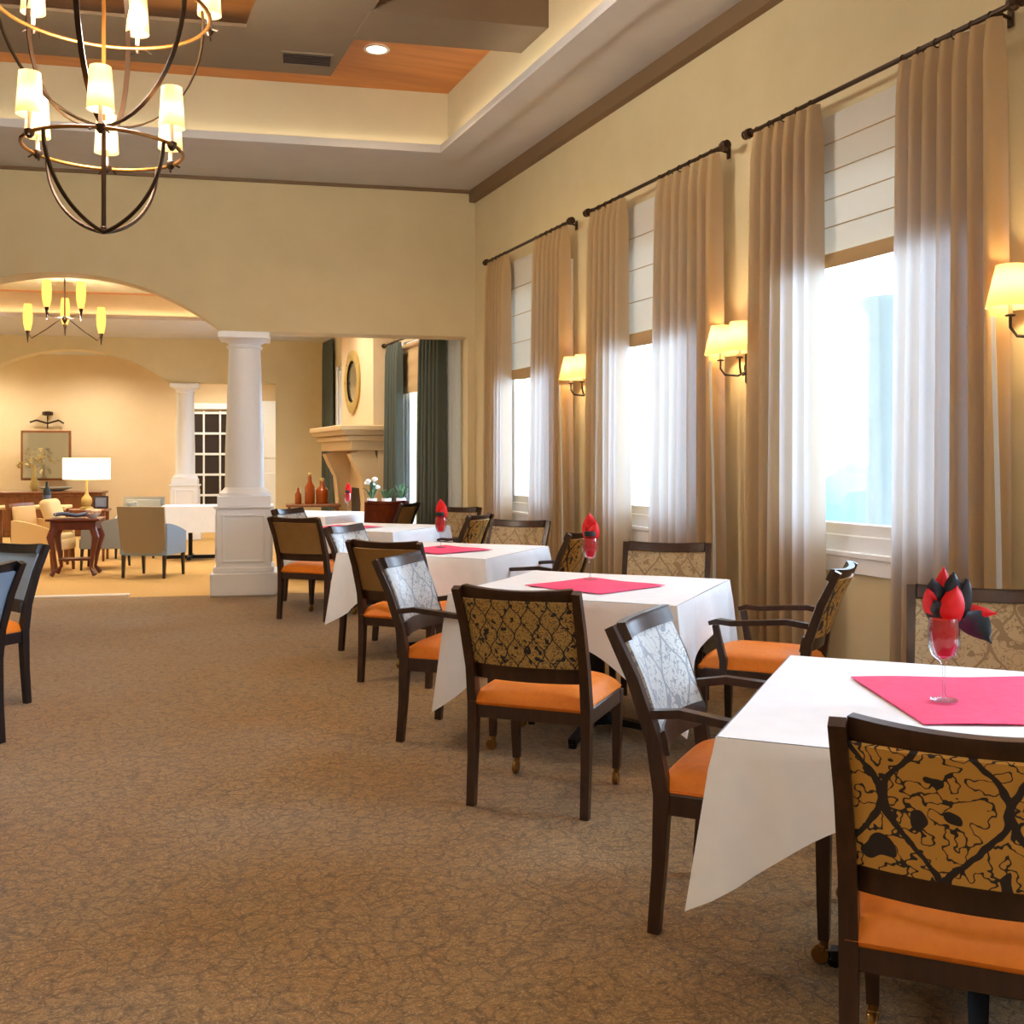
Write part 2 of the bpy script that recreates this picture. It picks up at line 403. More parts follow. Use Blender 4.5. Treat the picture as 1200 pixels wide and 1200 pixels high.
# ------------------------------------------------------------------ curtains, rods, blinds
def curtain(y0, y1, z1, label, group, m='curtain_fabric', X=3.87, pl=7, z0=.02, amp=.07, edge_strip=None, name='curtain', seed=0):
    rnd = random.Random(seed); ph = [rnd.uniform(-.5, .5) for _ in range(20)]
    c = (y0+y1)/2; w = abs(y1-y0)
    def f(u, v):
        z = z0+(z1-z0)*v
        k = .55+.45*(1-v)**.6
        a = u*2*PI*pl + .5*math.sin(u*9+ph[0]*3)*(1-v)
        x = amp*k*(1-2*abs(math.sin(a/2))**.9) + .012*math.sin(a*.37+ph[1]*6+v*2)*(1-v)
        yy = (u-.5)*w*(1.1-.13*v) + .35*w/pl/2/PI*math.sin(2*a)*.9*k
        if v > .985: x *= .5
        return (x, yy, z)
    o = MB().grid(f, pl*16+1, 22).build(name, m, None, (X, c, 0), 0, 60)
    tag(o, label, 'curtain', group)
    return o
def rod(y0, y1, z, label, X=3.87):
    t = thing('curtain_rod', label, 'curtain rod', (X, (y0+y1)/2, z)); h = (y1-y0)/2
    MB().tube([(0, -h, 0), (0, h, 0)], .014, 10).build('pole', 'iron', t)
    for s in (-1, 1):
        MB().lathe([(.012, -.02), (.03, -.01), (.034, .015), (.022, .035), (.03, .05), (.008, .06)], (0, s*h, 0), 12, rot=Rx(-s*PI/2)).build('finial', 'iron', t)
        MB().tube([(0, s*(h-.12), 0), (.06, s*(h-.12), .012), (WX-X-.004, s*(h-.12), .0)], .009, 8).box((WX-X-.01, s*(h-.12), 0), (.014, .035, .08), .004).build('bracket', 'iron', t)
    return t
def rings_for(t, ys, z):
    for y in ys:
        p = [(0.022*math.cos(a), 0, .022*math.sin(a)-.008) for a in [i*PI/6 for i in range(12)]]
        MB().tube(p, .0035, 5, True).build('ring', 'iron', t, (0, y, 0))
RZ = 3.475
which = ['window nearest the back wall corner', 'middle window', 'large window at the right']
spans = [((9.80, 10.36), (8.40, 9.12), 2.24), ((7.34, 7.95), (6.02, 6.85), 2.33), ((4.98, 5.64), (3.68, 4.36), 2.53)]
for i, ((fa, fb), (na, nb), bz) in enumerate(spans):
    lo, hi = na-.06, fb+.02
    t = rod(lo, hi, RZ, 'dark iron curtain rod above the ' + which[i])
    mid = (lo+hi)/2
    rings_for(t, [fa-mid+(fb-fa)*(k+.5)/5 for k in range(5)] + [na-mid+(nb-na)*(k+.5)/6 for k in range(6)], RZ)
    curtain(fa, fb, RZ-.02, 'tan pleated curtain on the left of the ' + which[i], 'tan window curtains', pl=6, seed=i)
    cn = curtain(na, nb, RZ-.02, 'tan pleated curtain on the right of the ' + which[i], 'tan window curtains', pl=7, seed=i+5)
    # pale strip added down the curtain's near edge
    def f(u, v, w=nb-na): return (-.075+.01*math.sin(v*4), -w*(.55-.065*(.05+.6*v))-.012-.035*u*(1-.3*v), .12+1.95*v)
    MB().grid(f, 3, 14, .003).build('edge_strip', 'sheer_fabric', cn)
    # roman blind
    t = thing('roman_blind', 'white roman blind half lowered over the ' + which[i], 'window blind', (WX-.03, WINS[i][0], bz), 0, 'white roman blinds')
    H = 3.4-bz; nf = 5 if i == 2 else 4
    def g(u, v, H=H, nf=nf):
        k = (v*nf) % 1.0
        return (-.004-.004*(math.sin(k*PI) if 0 < k < 1 else 0), (u-.5)*1.5, .07+(H-.07)*v)
    MB().grid(g, 6, nf*10+1, .003).build('blind_fabric', 'blind_fabric', t, sharp=25)
    mb = MB()
    for k in range(1, nf): mb.box((-.006, 0, .07+(H-.07)*k/nf), (.006, 1.5, .005))
    mb.build('fold_seam', 'blind_band', t)
    def g2(u, v): return (-.02-.012*math.sin(v*PI), (u-.5)*1.5, .075*v - (.035*math.sin(u*PI) if i < 2 else .01*math.sin(u*PI))*(1-v))
    MB().grid(g2, 16, 6, .006).build('bottom_band', 'blind_band', t)

# ------------------------------------------------------------------ sconces
def sconce():
    t = thing('wall_sconce', '', 'wall sconce')
    MB().lathe([(.001, 0), (.045, 0), (.05, .008), (.04, .018), (.001, .02)], (0, 0, 0), 18, rot=Matrix.Diagonal((1, 1, 1)).to_3x3() @ Ry(-PI/2)).box((-.012, 0, 0), (.02, .06, .2), .009).build('backplate', 'black_metal', t)
    for s in (-1, 1):
        p = [(-.02, 0, -.02), (-.07, s*.03, -.05), (-.13, s*.09, -.04), (-.15, s*.11, .0), (-.15, s*.11, .05)]
        MB().tube(p, .007, 8).lathe([(.02, .05), (.024, .056), (.01, .062)], (-.15, s*.11, 0), 12).build('arm', 'black_metal', t)
        MB().lathe([(.009, .05), (.009, .14)], (-.15, s*.11, 0), 10).build('candle_sleeve', 'candle_white', t)
        MB().lathe([(.105, .09), (.06, .28)], (-.15, s*.11, 0), 24, cap=False).build('lamp_shade', 'sconce_glow', t)
        MB().lathe([(.002, .14), (.022, .165), (.026, .19), (.012, .22), (.001, .225)], (-.15, s*.11, 0), 12).build('bulb', 'bulb', t)
    return t
sc0 = sconce()
for k, (y, lb) in enumerate([(3.5, 'twin shade wall sconce at the right edge, beside the large window'), (5.85, 'twin shade wall sconce between the large and middle windows'), (8.16, 'twin shade wall sconce between the middle window and the farthest window')]):
    o = sc0 if k == 0 else copy_tree(sc0)
    place(o, WX, y, 2.02, None, lb, 'lit wall sconces')

# ------------------------------------------------------------------ dining chairs
def post_path(x):
    return [(x, -.262, 0), (x, -.245, .2), (x, -.235, .42), (x, -.262, .58), (x*1.01, -.325, .76), (x*1.03, -.40, .915)]
def yb(z):   # rear-post line
    zs = [0, .2, .42, .58, .76, .915]; ys = [-.262, -.245, -.235, -.262, -.325, -.40]
    for a in range(5):
        if z <= zs[a+1]: return ys[a]+(ys[a+1]-ys[a])*(z-zs[a])/(zs[a+1]-zs[a])
    return ys[-1]
def dining_chair(arms, rear, inner, wood='dark_wood'):
    t = thing('dining_chair', '', 'chair')
    for s in (-1, 1):
        MB().bar(post_path(s*.245), [.034, .036, .04, .038, .036, .034], [.036, .04, .05, .042, .036, .03]).build('leg', wood, t)
        lg = MB().bar([(s*.235, .235, .07), (s*.238, .235, .2), (s*.24, .235, .42)], [.03, .036, .042], [.03, .036, .042]).build('leg', wood, t)
        cs = MB().lathe([(.012, .0), (.014, .03)], (s*.235, .235, .045), 10).lathe([(.024, -.011), (.027, -.006), (.027, .006), (.024, .011)], (s*.235, .225, .027), 14, rot=Ry(PI/2)).box((s*.235, .23, .045), (.03, .02, .022), .004)
        cs.build('caster', 'brass', lg)
    # seat rails
    mb = MB()
    mb.box((0, .24, .395), (.46, .03, .065), .004); mb.box((0, -.235, .395), (.46, .03, .065), .004)
    for s in (-1, 1): mb.box((s*.243, 0, .395), (.03, .46, .065), .004)
    mb.build('seat_frame', wood, t)
    def top(u, v):
        a = (u-.5)*2; b = (v-.5)*2; e = (1-abs(a)**5)*(1-abs(b)**5)
        return (a*.252, b*.262, .43+.05*max(e, 0)**.35+.03*max(e, 0))
    MB().grid(top, 25, 25).box((0, 0, .43), (.5, .515, .03), .008).build('seat', 'orange_seat', t)
    # bowed back: panel, rails
    def bow(x): return -.045*(1-(x/.23)**2)
    def slab(z0, z1, th, mb, off=0., up=.0):
        n = 14
        def f(u, v):
            x = (u-.5)*.47; z = z0+(z1-z0)*v
            return (x, yb(z)+bow(x)*.9+off, z+(up*(1-(x/.235)**2)))
        return mb.grid(f, n+1, 6, th)
    slab(.865, .925, .028, MB(), .012, -.012).build('top_rail', wood, t)
    slab(.53, .60, .024, MB(), .010).build('back_rail', wood, t)
    slab(.595, .87, .010, MB(), -.004).build('back_panel', rear, t)
    slab(.60, .865, .012, MB(), .014).build('backrest', inner, t)
    if arms:
        for s in (-1, 1):
            p = [(s*.25, -.265, .66), (s*.268, -.17, .675), (s*.285, -.04, .665), (s*.285, .08, .655), (s*.275, .15, .66), (s*.262, .19, .648)]
            a = MB().bar(p, [.032, .036, .042, .046, .048, .04], [.026, .026, .024, .024, .024, .02])
            a.bar([(s*.268, .165, .64), (s*.262, .15, .56), (s*.25, .13, .47), (s*.25, .13, .40)], [.026, .03, .034, .034], [.028, .03, .034, .034])
            a.build('armrest', wood, t)
    return t
side0 = dining_chair(False, 'gold_damask', 'tan_damask')
arm0 = dining_chair(True, 'gold_damask', 'daylit_damask')
fine0 = dining_chair(False, 'fine_damask', 'tan_damask')
plain0 = dining_chair(False, 'plain_back', 'tan_damask')
daylit0 = dining_chair(False, 'blue_and_daylit_fabric', 'blue_and_daylit_fabric', 'black_wood')  # daylight on these chair backs is put into their blue colour
TABLES = [(2.23, 2.2), (2.5, 5.05), (2.48, 7.5), (2.6, 10.25)]
used = {}
def chair(proto, x, y, b, label):
    o = proto if id(proto) not in used else copy_tree(proto); used[id(proto)] = 1
    place(o, x, y, 0, b, label, 'dining chairs'); return o
chair(side0, 1.83, 1.81, 45, 'dining chair cut by the bottom right corner, its gold scroll patterned back towards the viewer')
chair(arm0, 1.955, 2.81, 137, 'armchair seen from its side, tucked under the nearest table, patterned backrest coloured pale as if daylit')
chair(side0, 3.02, 2.97, 225, 'dining chair behind the red napkin of the nearest table, cut by the right edge')
chair(fine0, 1.84, 4.18, 43, 'dining chair with a finely speckled gold back, in front of the second table')
chair(arm0, 1.84, 5.24, 131, 'armchair with a backrest coloured pale as if daylit at the left corner of the second table')
chair(arm0, 3.1, 4.42, 318, 'armchair under the large window, arms pointing left, orange seat bare')
chair(side0, 3.08, 5.4, 216, 'beige backed chair behind the second table, in front of the middle window')
chair(plain0, 2.0, 6.73, 45, 'plain brown backed chair in front of the third table')
chair(arm0, 2.13, 7.85, 135, 'armchair mostly hidden behind the hanging cloth of the third table')
chair(side0, 3.1, 7.98, 225, 'beige backed chair behind the third table, below the farthest window')
chair(arm0, 3.0, 7.1, 318, 'armchair right of the third table, behind the red napkin of the second table')
chair(plain0, 1.97, 9.65, 45, 'plain brown backed chair beside the white column pedestal')
chair(arm0, 3.1, 9.5, 315, 'dark armchair at the right of the fourth table, seen from its side')
chair(arm0, 2.22, 10.82, 135, 'chair between the fourth table and the column pedestal, only its top rail showing')
chair(side0, 3.42, 10.5, 225, 'beige backed chair at the right jamb of the flat wall opening')
chair(daylit0, -.755, 5.955, 315, 'black framed chair with back coloured blue grey as if daylit, nearest at the left edge')
chair(daylit0, -.675, 6.85, 225, 'black framed chair at the left edge, standing behind the nearest one')

# ------------------------------------------------------------------ tables, cloths
TS = 1.15; TZ = .755
def table():
    t = thing('dining_table', '', 'table')
    MB().box((0, 0, TZ-.02), (TS-.02, TS-.02, .04), .008).build('tabletop', 'dark_wood', t)
    MB().lathe([(.12, .06), (.06, .12), (.045, .2), (.045, .6), (.09, .70), (.16, .715)], (0, 0, 0), 20).build('pedestal', 'black_metal', t)
    for k in range(4):
        MB().bar([(0, .03, .07), (0, .2, .055), (0, .38, .03)], [.06, .05, .04], [.04, .034, .03], side=(1, 0, 0)).lathe([(.02, 0), (.022, .02)], (0, .37, 0), 10).build('foot', 'black_metal', t, (0, 0, 0), k*PI/2)
    return t
def cloth(mid, cor, seed):
    rnd = random.Random(seed); h = TS/2+.004; n = 36
    per = []
    r = .02
    cn = [(h, -h), (h, h), (-h, h), (-h, -h)]
    for k in range(4):
        (ax, ay), (bx, by) = cn[k-1], cn[k]
        for i in range(n):
            u = i/n; per.append((ax+(bx-ax)*u, ay+(by-ay)*u, u, k))
    m = len(per); ph = [rnd.uniform(0, 6) for _ in range(4)]
    def drop(u):
        c = abs(2*u-1); return mid + (cor-mid)*c**2.0
    def f(uu, v):
        i = int(round(uu*m)) % m; x, y, u, k = per[i]
        d = math.hypot(x, y); ox, oy = x/d, y/d
        kx, ky = ((0, -1), (1, 0), (0, 1), (-1, 0))[k]
        c = abs(2*u-1)
        # fabric bunches into a fold that stands off at the corner, slack ripples between
        out = .010+.055*v*(.35+c**6*1.1) + .018*v*math.sin(u*5*PI+ph[k])*(1-c**4) + .035*v*math.exp(-((c-.84)/.07)**2)*-1
        if v < .12: out = .004+v*.1
        nx, ny = kx*(1-c**8)+ox*c**8, ky*(1-c**8)+oy*c**8
        z = -drop(u)*v
        if v < .05: z = 0
        return (x+nx*out, y+ny*out, z+.006*(1-v))
    mb = MB(); mb.grid(f, m, 12, 0, True)
    # top
    mb.grid(lambda u, v: ((u-.5)*2*h, (v-.5)*2*h, .007+.0015*math.sin(u*9+ph[0])*math.sin(v*7+ph[1])), 14, 14)
    bmesh.ops.remove_doubles(mb.b, verts=mb.b.verts, dist=.003)
    return mb
def napkin(t, style):
    # folded napkin sprays standing in the goblet
    petals = []
    def petal(mb, base, tip, width, bend, th=.004):
        b = Vector(base); tp = Vector(tip); d = tp-b; s = d.cross(Vector((.3, .8, .2))).normalized(); nrm = s.cross(d).normalized()
        def f(u, v):
            w = width*math.sin(PI*min(v*.9+.1, 1))**.8*(u-.5)*2
            return b+d*v+s*w+nrm*(bend*math.sin(v*PI)+.018*((u-.5)*2)**2)
        mb.grid(f, 7, 9, th)
    a = MB(); g = MB(); q_ = petal
    def petal(mb, b, t_, w, bd): q_(mb, b, t_, w*1.35, bd)
    a.lathe([(.006, .113), (.024, .125), (.036, .152), (.039, .19), (.036, .222)], (0, 0, 0), 14)
    if style == 0:
        petal(a, (-.01, 0, .2), (-.045, 0, .3), .022, .02); petal(a, (0, .01, .2), (.0, 0, .36), .02, .02)
        petal(a, (.01, 0, .2), (.035, .0, .31), .022, -.02); petal(a, (.015, 0, .205), (.14, -.01, .235), .022, .03)
        petal(g, (-.012, -.01, .19), (-.035, -.01, .33), .026, .03); petal(g, (.02, .0, .2), (.065, 0, .33), .026, .02)
        petal(g, (.01, -.012, .195), (.02, -.02, .35), .022, .02); petal(g, (.05, -.01, .225), (.125, -.01, .155), .03, .03); petal(g, (.0, -.02, .20), (-.03, -.01, .27), .024, .02)
    else:
        petal(a, (-.01, 0, .2), (-.01, 0, .36), .035, .02); petal(a, (.01, 0, .2), (.03, .0, .31), .025, -.02); petal(a, (0, .01, .2), (-.03, .01, .30), .022, .01)
        g.lathe([(.034, .235), (.036, .25), (.034, .262)], (0, 0, 0), 14)
    n = a.build('napkin', 'red_napkin', t); g.build('ribbon', 'green_black', n)
def goblet(style):
    t = thing('napkin_goblet', '', 'goblet')
    MB().lathe([(.036, 0), (.036, .003), (.008, .008), (.0045, .02), (.004, .09), (.009, .104), (.03, .12), (.041, .15), (.043, .19), (.038, .225), (.0365, .225), (.041, .19), (.039, .152), (.028, .124), (.003, .112)], (0, 0, 0), 24).build('glass', 'goblet_glass', t)
    napkin(t, style); return t
tnames = ['nearest table at the right', 'second table, in front of the middle window', 'third table, behind the plain brown backed chair', 'fourth table, beside the column pedestal']
mats_ = [((2.23+.09, 2.2+.05), 22, .29), ((2.5-.02, 5.03), 67, .26), ((2.42, 7.42), 67, .26), ((2.33, 10.22), 50, .27)]
t0 = table(); g0 = goblet(0); g1 = goblet(1)
gob = [(2.17, 2.26), (2.56, 5.25), (2.45, 7.55), tuple(W(2.36, 1.95).xy)]
for i, (x, y) in enumerate(TABLES + [tuple(W(1.9, 1.75).xy)]):
    tn = (tnames+['table in the lounge behind the flat wall opening'])[i]
    o = t0 if i == 0 else copy_tree(t0)
    place(o, x, y, 0, 45, 'square dining table under the cloth, ' + tn, 'square dining tables')
    c = cloth(*[(.10, .40), (.20, .58), (.20, .5), (.2, .5), (.2, .5)][i], i+3).build('tablecloth', 'white_cloth', None, (x, y, TZ+.001), -PI/4, 50)
    tag(c, 'white cloth draped over the ' + tn, 'tablecloth', 'white tablecloths')
    if i < 4:
        (px, py), an, hh = mats_[i]
        def f(u, v, hh=hh, i=i): return ((u-.5)*2*hh, (v-.5)*2*hh, .0025+.002*math.sin(u*8+i)*math.cos(v*6))
        q = MB().grid(f, 14, 14, .002).build('table_topper', 'pink_cloth', None, (px, py, TZ+.012), -math.radians(an), 50)
        tag(q, 'pink square overlay cloth lying on the ' + tn, 'table overlay', 'pink overlay cloths')
        gx, gy = gob[i]
        if i < 2: gg = (g0, g1)[i]
        else: gg = copy_tree(g1)
        place(gg, gx, gy, TZ+.019, 22, 'goblet with a folded red napkin on the ' + (tn if i < 3 else 'table in the lounge behind the flat opening'), 'goblets with red napkins')

# ------------------------------------------------------------------ chandelier
def pol(r, a, z): return (r*math.sin(a), r*math.cos(a), z)
def chandelier():
    ZT = 2.76
    t = thing('chandelier', 'large two tier iron chandelier with lit cream shades, hanging at the top left', 'chandelier', (.10, 6.70, ZT))
    def Z(z): return z-ZT
    rL, zL, rU, zU, zJ = .445, 3.245, .60, 4.07, 3.38
    ring = lambda r, z, n=48: [pol(r, 2*PI*i/n, Z(z)) for i in range(n)]
    MB().tube(ring(rL, zL), .011, 8, True).build('lower_ring', 'bronze_lit', t)
    MB().tube(ring(rU, zU), .012, 8, True).build('upper_ring', 'bronze_lit', t)
    MB().tube([(0, 0, 0), (0, 0, Z(zJ))], .014, 10).lathe([(.006, -.01), (.022, .005), (.018, .03), (.008, .04)], (0, 0, 0), 12).lathe([(.02, 0), (.04, .02), (.02, .05)], (0, 0, Z(zJ)-.02), 12).build('stem', 'iron', t)
    MB().tube([(0, 0, Z(zJ)), (0, 0, Z(4.95))], .012, 10).lathe([(.1, 0), (.09, .02), (.03, .03)], (0, 0, Z(4.94)), 16).build('hanging_rod', 'bronze_lit', t)
    for k in range(4):
        a = math.radians(45+90*k); p = []
        for i in range(17):
            u = i/16; th = u*PI/2
            p.append(pol(rL*math.sin(th)**.95, a, Z(ZT+(zL-ZT)*(.35*u+.65*(1-math.cos(th))))))
        MB().tube(p, .012, 7).build('lower_rib', 'iron', t)
    for k in range(6):
        a2 = math.radians(15+60*k); p = []
        for i in range(26):
            u = i/25
            if u < .5: th = u/.5*PI/2; r = rU*math.sin(th); z = zJ+(zU+.05-zJ)*(1-math.cos(th))
            else: th = (u-.5)/.5*PI/2; r = rU*math.cos(th)*.98+.012; z = zU+.05+.62*math.sin(th)
            p.append(pol(r, a2, Z(z)))
        MB().bar(p, .03, .008, side=(math.cos(a2), -math.sin(a2), 0)).build('upper_rib', 'iron', t)
        for r, z, da, hs in ((rL-.01, zL, 3, .235), (rU+.02, zU, 20, .24)):
            al = math.radians(da+60*k); x, y, _ = pol(r, al, 0)
            ar = MB().lathe([(.01, -.03), (.024, -.012), (.03, .012), (.028, .018), (.012, .02)], (x, y, Z(z)), 12)
            ar.tube([pol(r+.03, al-.1, Z(z)-.03), pol(r+.01, al-.03, Z(z)), pol(r-.01, al+.04, Z(z)+.01), pol(r+.035, al+.12, Z(z)-.02)], .006, 6).build('lamp_cup', 'iron', t)
            MB().lathe([(.012, .018), (.012, .14)], (x, y, Z(z)), 10).build('candle_sleeve', 'candle_white', t)
            MB().lathe([(.073, .10), (.058, .10+hs)], (x, y, Z(z)), 22, cap=False).build('lamp_shade', 'shade_glow', t)
            MB().lathe([(.002, .14), (.018, .165), (.022, .19), (.01, .225), (.001, .23)], (x, y, Z(z)), 10).build('bulb', 'bulb', t)
    return t
chandelier()
fill_chandelier = copy_tree(bpy.data.objects['chandelier']); fill_chandelier.location = (.1, .4, 2.76); fill_chandelier['label'] = 'unseen second iron chandelier added to light the near end of the room'  # added out of view to light the near end

# ceiling vent and recessed light
t = thing('ceiling_vent', 'dark slotted ceiling vent in the taupe ceiling panel', 'vent', (1.69, 8.76, 4.72), RB)
MB().box((0, .13, -.006), (.42, .02, .014)).box((0, -.13, -.006), (.42, .02, .014)).box((.2, 0, -.006), (.02, .26, .014)).box((-.2, 0, -.006), (.02, .26, .014)).build('frame', 'taupe_panel', t)
MB().box((0, 0, -.002), (.38, .24, .004)).build('duct_opening', 'black_metal', t)
mb = MB()
for k in range(6): mb.box((0, -.1+.04*k, -.008), (.38, .012, .012), rot=None)
mb.build('louver', 'darkroom', t)
def downlight(x, y, z, label, energy, visible=True):
    t = thing('recessed_light', label, 'ceiling light', (x, y, z), 0, 'recessed ceiling lights')
    MB().lathe([(.085, -.004), (.11, -.006), (.115, 0)], (0, 0, 0), 24, cap=False).build('trim_ring', 'white_paint', t)
    MB().lathe([(.085, -.003), (.02, -.0035)], (0, 0, 0), 24).build('lens', 'lens', t)
    return t
def spot(x, y, z, e, ang=150, col=(1, .80, .55), size=.1, blend=.9):
    l = bpy.data.lights.new('lamp_or_fill', 'SPOT'); l.energy = e; l.spot_size = math.radians(ang); l.spot_blend = blend; l.color = col; l.shadow_soft_size = size
    o = bpy.data.objects.new('lamp_or_fill', l); C.objects.link(o); o.location = (x, y, z); return o
def point(x, y, z, e, col=(1, .74, .42), size=.05):
    l = bpy.data.lights.new('lamp_or_fill', 'POINT'); l.energy = e; l.color = col; l.shadow_soft_size = size
    o = bpy.data.objects.new('lamp_or_fill', l); C.objects.link(o); o.location = (x, y, z); return o
def area(x, y, z, sx, sy, e, col, rot):
    l = bpy.data.lights.new('lamp_or_fill', 'AREA'); l.shape = 'RECTANGLE'; l.size = sx; l.size_y = sy; l.energy = e; l.color = col
    o = bpy.data.objects.new('lamp_or_fill', l); C.objects.link(o); o.location = (x, y, z); o.rotation_euler = rot; return o

downlight(2.333, 8.98, 4.965, 'glowing recessed light in the wood ceiling beside the box beam', 0)

# ------------------------------------------------------------------ columns
def column(s, t, rb, rt, zc, zp, pw, label, zcap=2.775):
    p = W(s, t); c = thing('column', label, 'column', p, RB)
    MB().lathe([(rb*1.28, zp), (rb*1.30, zp+.03), (rb*1.12, zp+.06), (rb, zp+.09), (rb*.99, zp+.5), (rt, zcap-.17), (rt*1.12, zcap-.165), (rt*1.14, zcap-.14), (rt, zcap-.13), (rt*1.05, zcap-.115), (rt*1.5, zcap-.07)], (0, 0, 0), 32).box((0, 0, zcap-.037), (rt*3.2, rt*3.2, .07), .006).build('shaft', 'white_paint', c)
    mb = MB(); h = pw/2
    mb.box((0, 0, .12), (pw+.12, pw+.12, .24), .012).box((0, 0, .27), (pw+.06, pw+.06, .06), .012).box((0, 0, (zp-.14+.29)/2), (pw, pw, zp-.14-.29+.02), .006)
    mb.box((0, 0, zp-.115), (pw+.05, pw+.05, .03), .008).box((0, 0, zp-.05), (pw-.02, pw-.02, .1), .004)
    pd = mb.build('pedestal', 'white_paint', c)
    mb = MB(); za, zb = .36, zp-.2
    for k in range(4):
        R = Rz(k*PI/2)
        for (cx, cz, dx, dz) in ((0, za, pw-.12, .025), (0, zb, pw-.12, .025), (-(pw/2-.07), (za+zb)/2, .025, zb-za), (pw/2-.07, (za+zb)/2, .025, zb-za)):
            v = R @ Vector((cx, -h-.006, cz)); mb.box(v, (dx, .016, dz) if k % 2 == 0 else (.016, dx, dz), .004)
    mb.build('panel_molding', 'white_paint', pd)
    return c
column(1.165, .175, .205, .165, 2.64, 1.04, .56, 'large white round column on a panelled pedestal, beside the arch')
column(-.155, 8.22, .17, .15, 2.64, 1.08, .46, 'smaller white column standing farther back, beside the far arch', 2.77)

# ------------------------------------------------------------------ lounge: chandelier
def far_chandelier():
    p = W(-1.26, 3.4); z0 = 3.02
    t = thing('chandelier', 'small five light chandelier with amber candle lamps in the lounge beyond the arch', 'chandelier', (p.x, p.y, z0))
    MB().tube([(0, 0, .3), (0, 0, .92)], .01, 8).lathe([(.01, -.05), (.035, 0), (.02, .05)], (0, 0, .25), 12).build('stem', 'iron', t)
    for x, y, z in ((-.45, .1, 0), (.45, .1, 0), (0, .25, .12), (-.21, -.3, .27), (.2, -.3, .27)):
        MB().tube([(0, 0, .3), (x*.5, y*.5, .12+z*.5), (x*.9, y*.9, z+.0), (x, y, z+.08)], .007, 6).lathe([(.004, -.06), (.016, .04), (.028, .1), (.03, .12)], (x, y, z), 10).build('arm', 'iron', t)
        MB().lathe([(.034, .10), (.055, .2), (.06, .3), (.054, .40), (.046, .45)], (x, y, z), 14).build('candle_lamp', 'candle_lamp', t)
    point(p.x, p.y, z0+.25, 130, (1, .82, .6))
far_chandelier()
q = W(-1.95, 3.3, 3.835); downlight(q.x, q.y, q.z, 'glowing recessed light in the lounge ceiling, seen through the top of the arch', 0)

# lounge seating
def armchair(label, back, inner, loc, rz, legm='black_wood', sc=1.0):
    t = thing('upholstered_armchair', label, 'armchair', loc, rz, 'upholstered armchairs')
    def bk(u, v):
        x = (u-.5)*.60*(.94+.06*v); z = .3+.56*v; return (x, -.27-.08*v-.03*(1-((u-.5)*2)**2), z)
    MB().grid(bk, 9, 9, .045).build('backrest', back, t)
    MB().box((0, -.255, .62), (.5, .05, .42), .02, Rx(.12), 2).build('back_cushion', inner, t)
    MB().box((0, .0, .34), (.58, .56, .14), .025, seg=2).box((0, .02, .44), (.48, .5, .09), .03, seg=2).build('seat', inner, t)
    for s in (-1, 1):
        def am(u, v):
            y = -.27+.52*u; top = .66-.12*u**1.6; return (s*.30, y, .28+(top-.28)*v)
        MB().grid(am, 9, 6, .05).build('armrest', inner, t)
        for y in (-.25, .24): MB().bar([(s*.26, y*1.06, 0), (s*.26, y, .28)], [.026, .04], [.026, .04]).build('leg', legm, t)
    return t
p = W(.02, 2.05)
armchair('taupe backed armchair with pale blue arms, back towards the viewer, in the lounge', 'taupe_fabric', 'blue_and_daylit_fabric', p, RB-.35)
p = W(-.5, 4.75)
armchair('grey armchair behind the taupe backed one, facing it', 'grey_fabric', 'grey_fabric', p, RB+PI-.1)
p = W(-.72, 3.2)
armchair('grey armchair behind the carved end table', 'grey_fabric', 'grey_fabric', p, RB+PI/2)
p = W(-1.42, 2.95)
o = armchair('brown framed armchair with a cream back, left of the lit table lamp', 'brown_wood', 'cream_fabric', p, RB-PI/2-.3, 'brown_wood')
c = MB().box((0, 0, 0), (.5, .14, .42), .06, Rx(.35), 3).build('cushion', 'cream_fabric', None, W(-1.30, 2.92, .72), RB-PI/2-.1)
tag(c, 'plump cream cushion leaning in the brown framed armchair', 'cushion')

# carved end table
p = W(-.93, 2.35); t = thing('end_table', 'carved red brown end table with curved legs, left of the taupe backed armchair', 'table', p, RB)
MB().box((0, 0, .69), (.62, .5, .03), .008).box((0, 0, .62), (.52, .42, .1), .006).build('tabletop', 'red_wood', t)
for sx in (-1, 1):
    for sy in (-1, 1):
        MB().tube([(sx*.22, sy*.17, .6), (sx*.26, sy*.2, .48), (sx*.22, sy*.17, .25), (sx*.2, sy*.155, .1), (sx*.25, sy*.19, .02)], [.045, .045, .025, .02, .032], 8).build('leg', 'red_wood', t)
MB().box((0, 0, .2), (.36, .26, .025), .005).build('lower_shelf', 'red_wood', t)
o = MB().grid(lambda u, v: ((u-.5)*.36, (v-.5)*.3, .02+.012*math.sin(u*7)+.012*math.cos(v*9)), 10, 10, .02).build('folded_throw', 'slate_cloth', None, W(-.98, 2.3, .72), RB+.3)
tag(o, 'slate blue folded throw on the carved end table', 'throw')
t = thing('flower_bowl', 'low bowl of peach flowers on the carved end table', 'flowers', W(-.73, 2.28, .706), RB)
MB().lathe([(.04, 0), (.08, .03), (.1, .06), (.095, .06), (.07, .03), (.02, .01)], (0, 0, 0), 16).build('bowl', 'white_pot', t)
rnd = random.Random(3)
for k in range(9):
    a = k*2.4; r = .02+.007*k
    MB().lathe([(.005, 0), (.028, .015), (.036, .035), (.02, .05), (.005, .045)], (r*math.cos(a), r*math.sin(a), .05+.02*rnd.random()), 8).build('blossom', 'peach_petals', t)

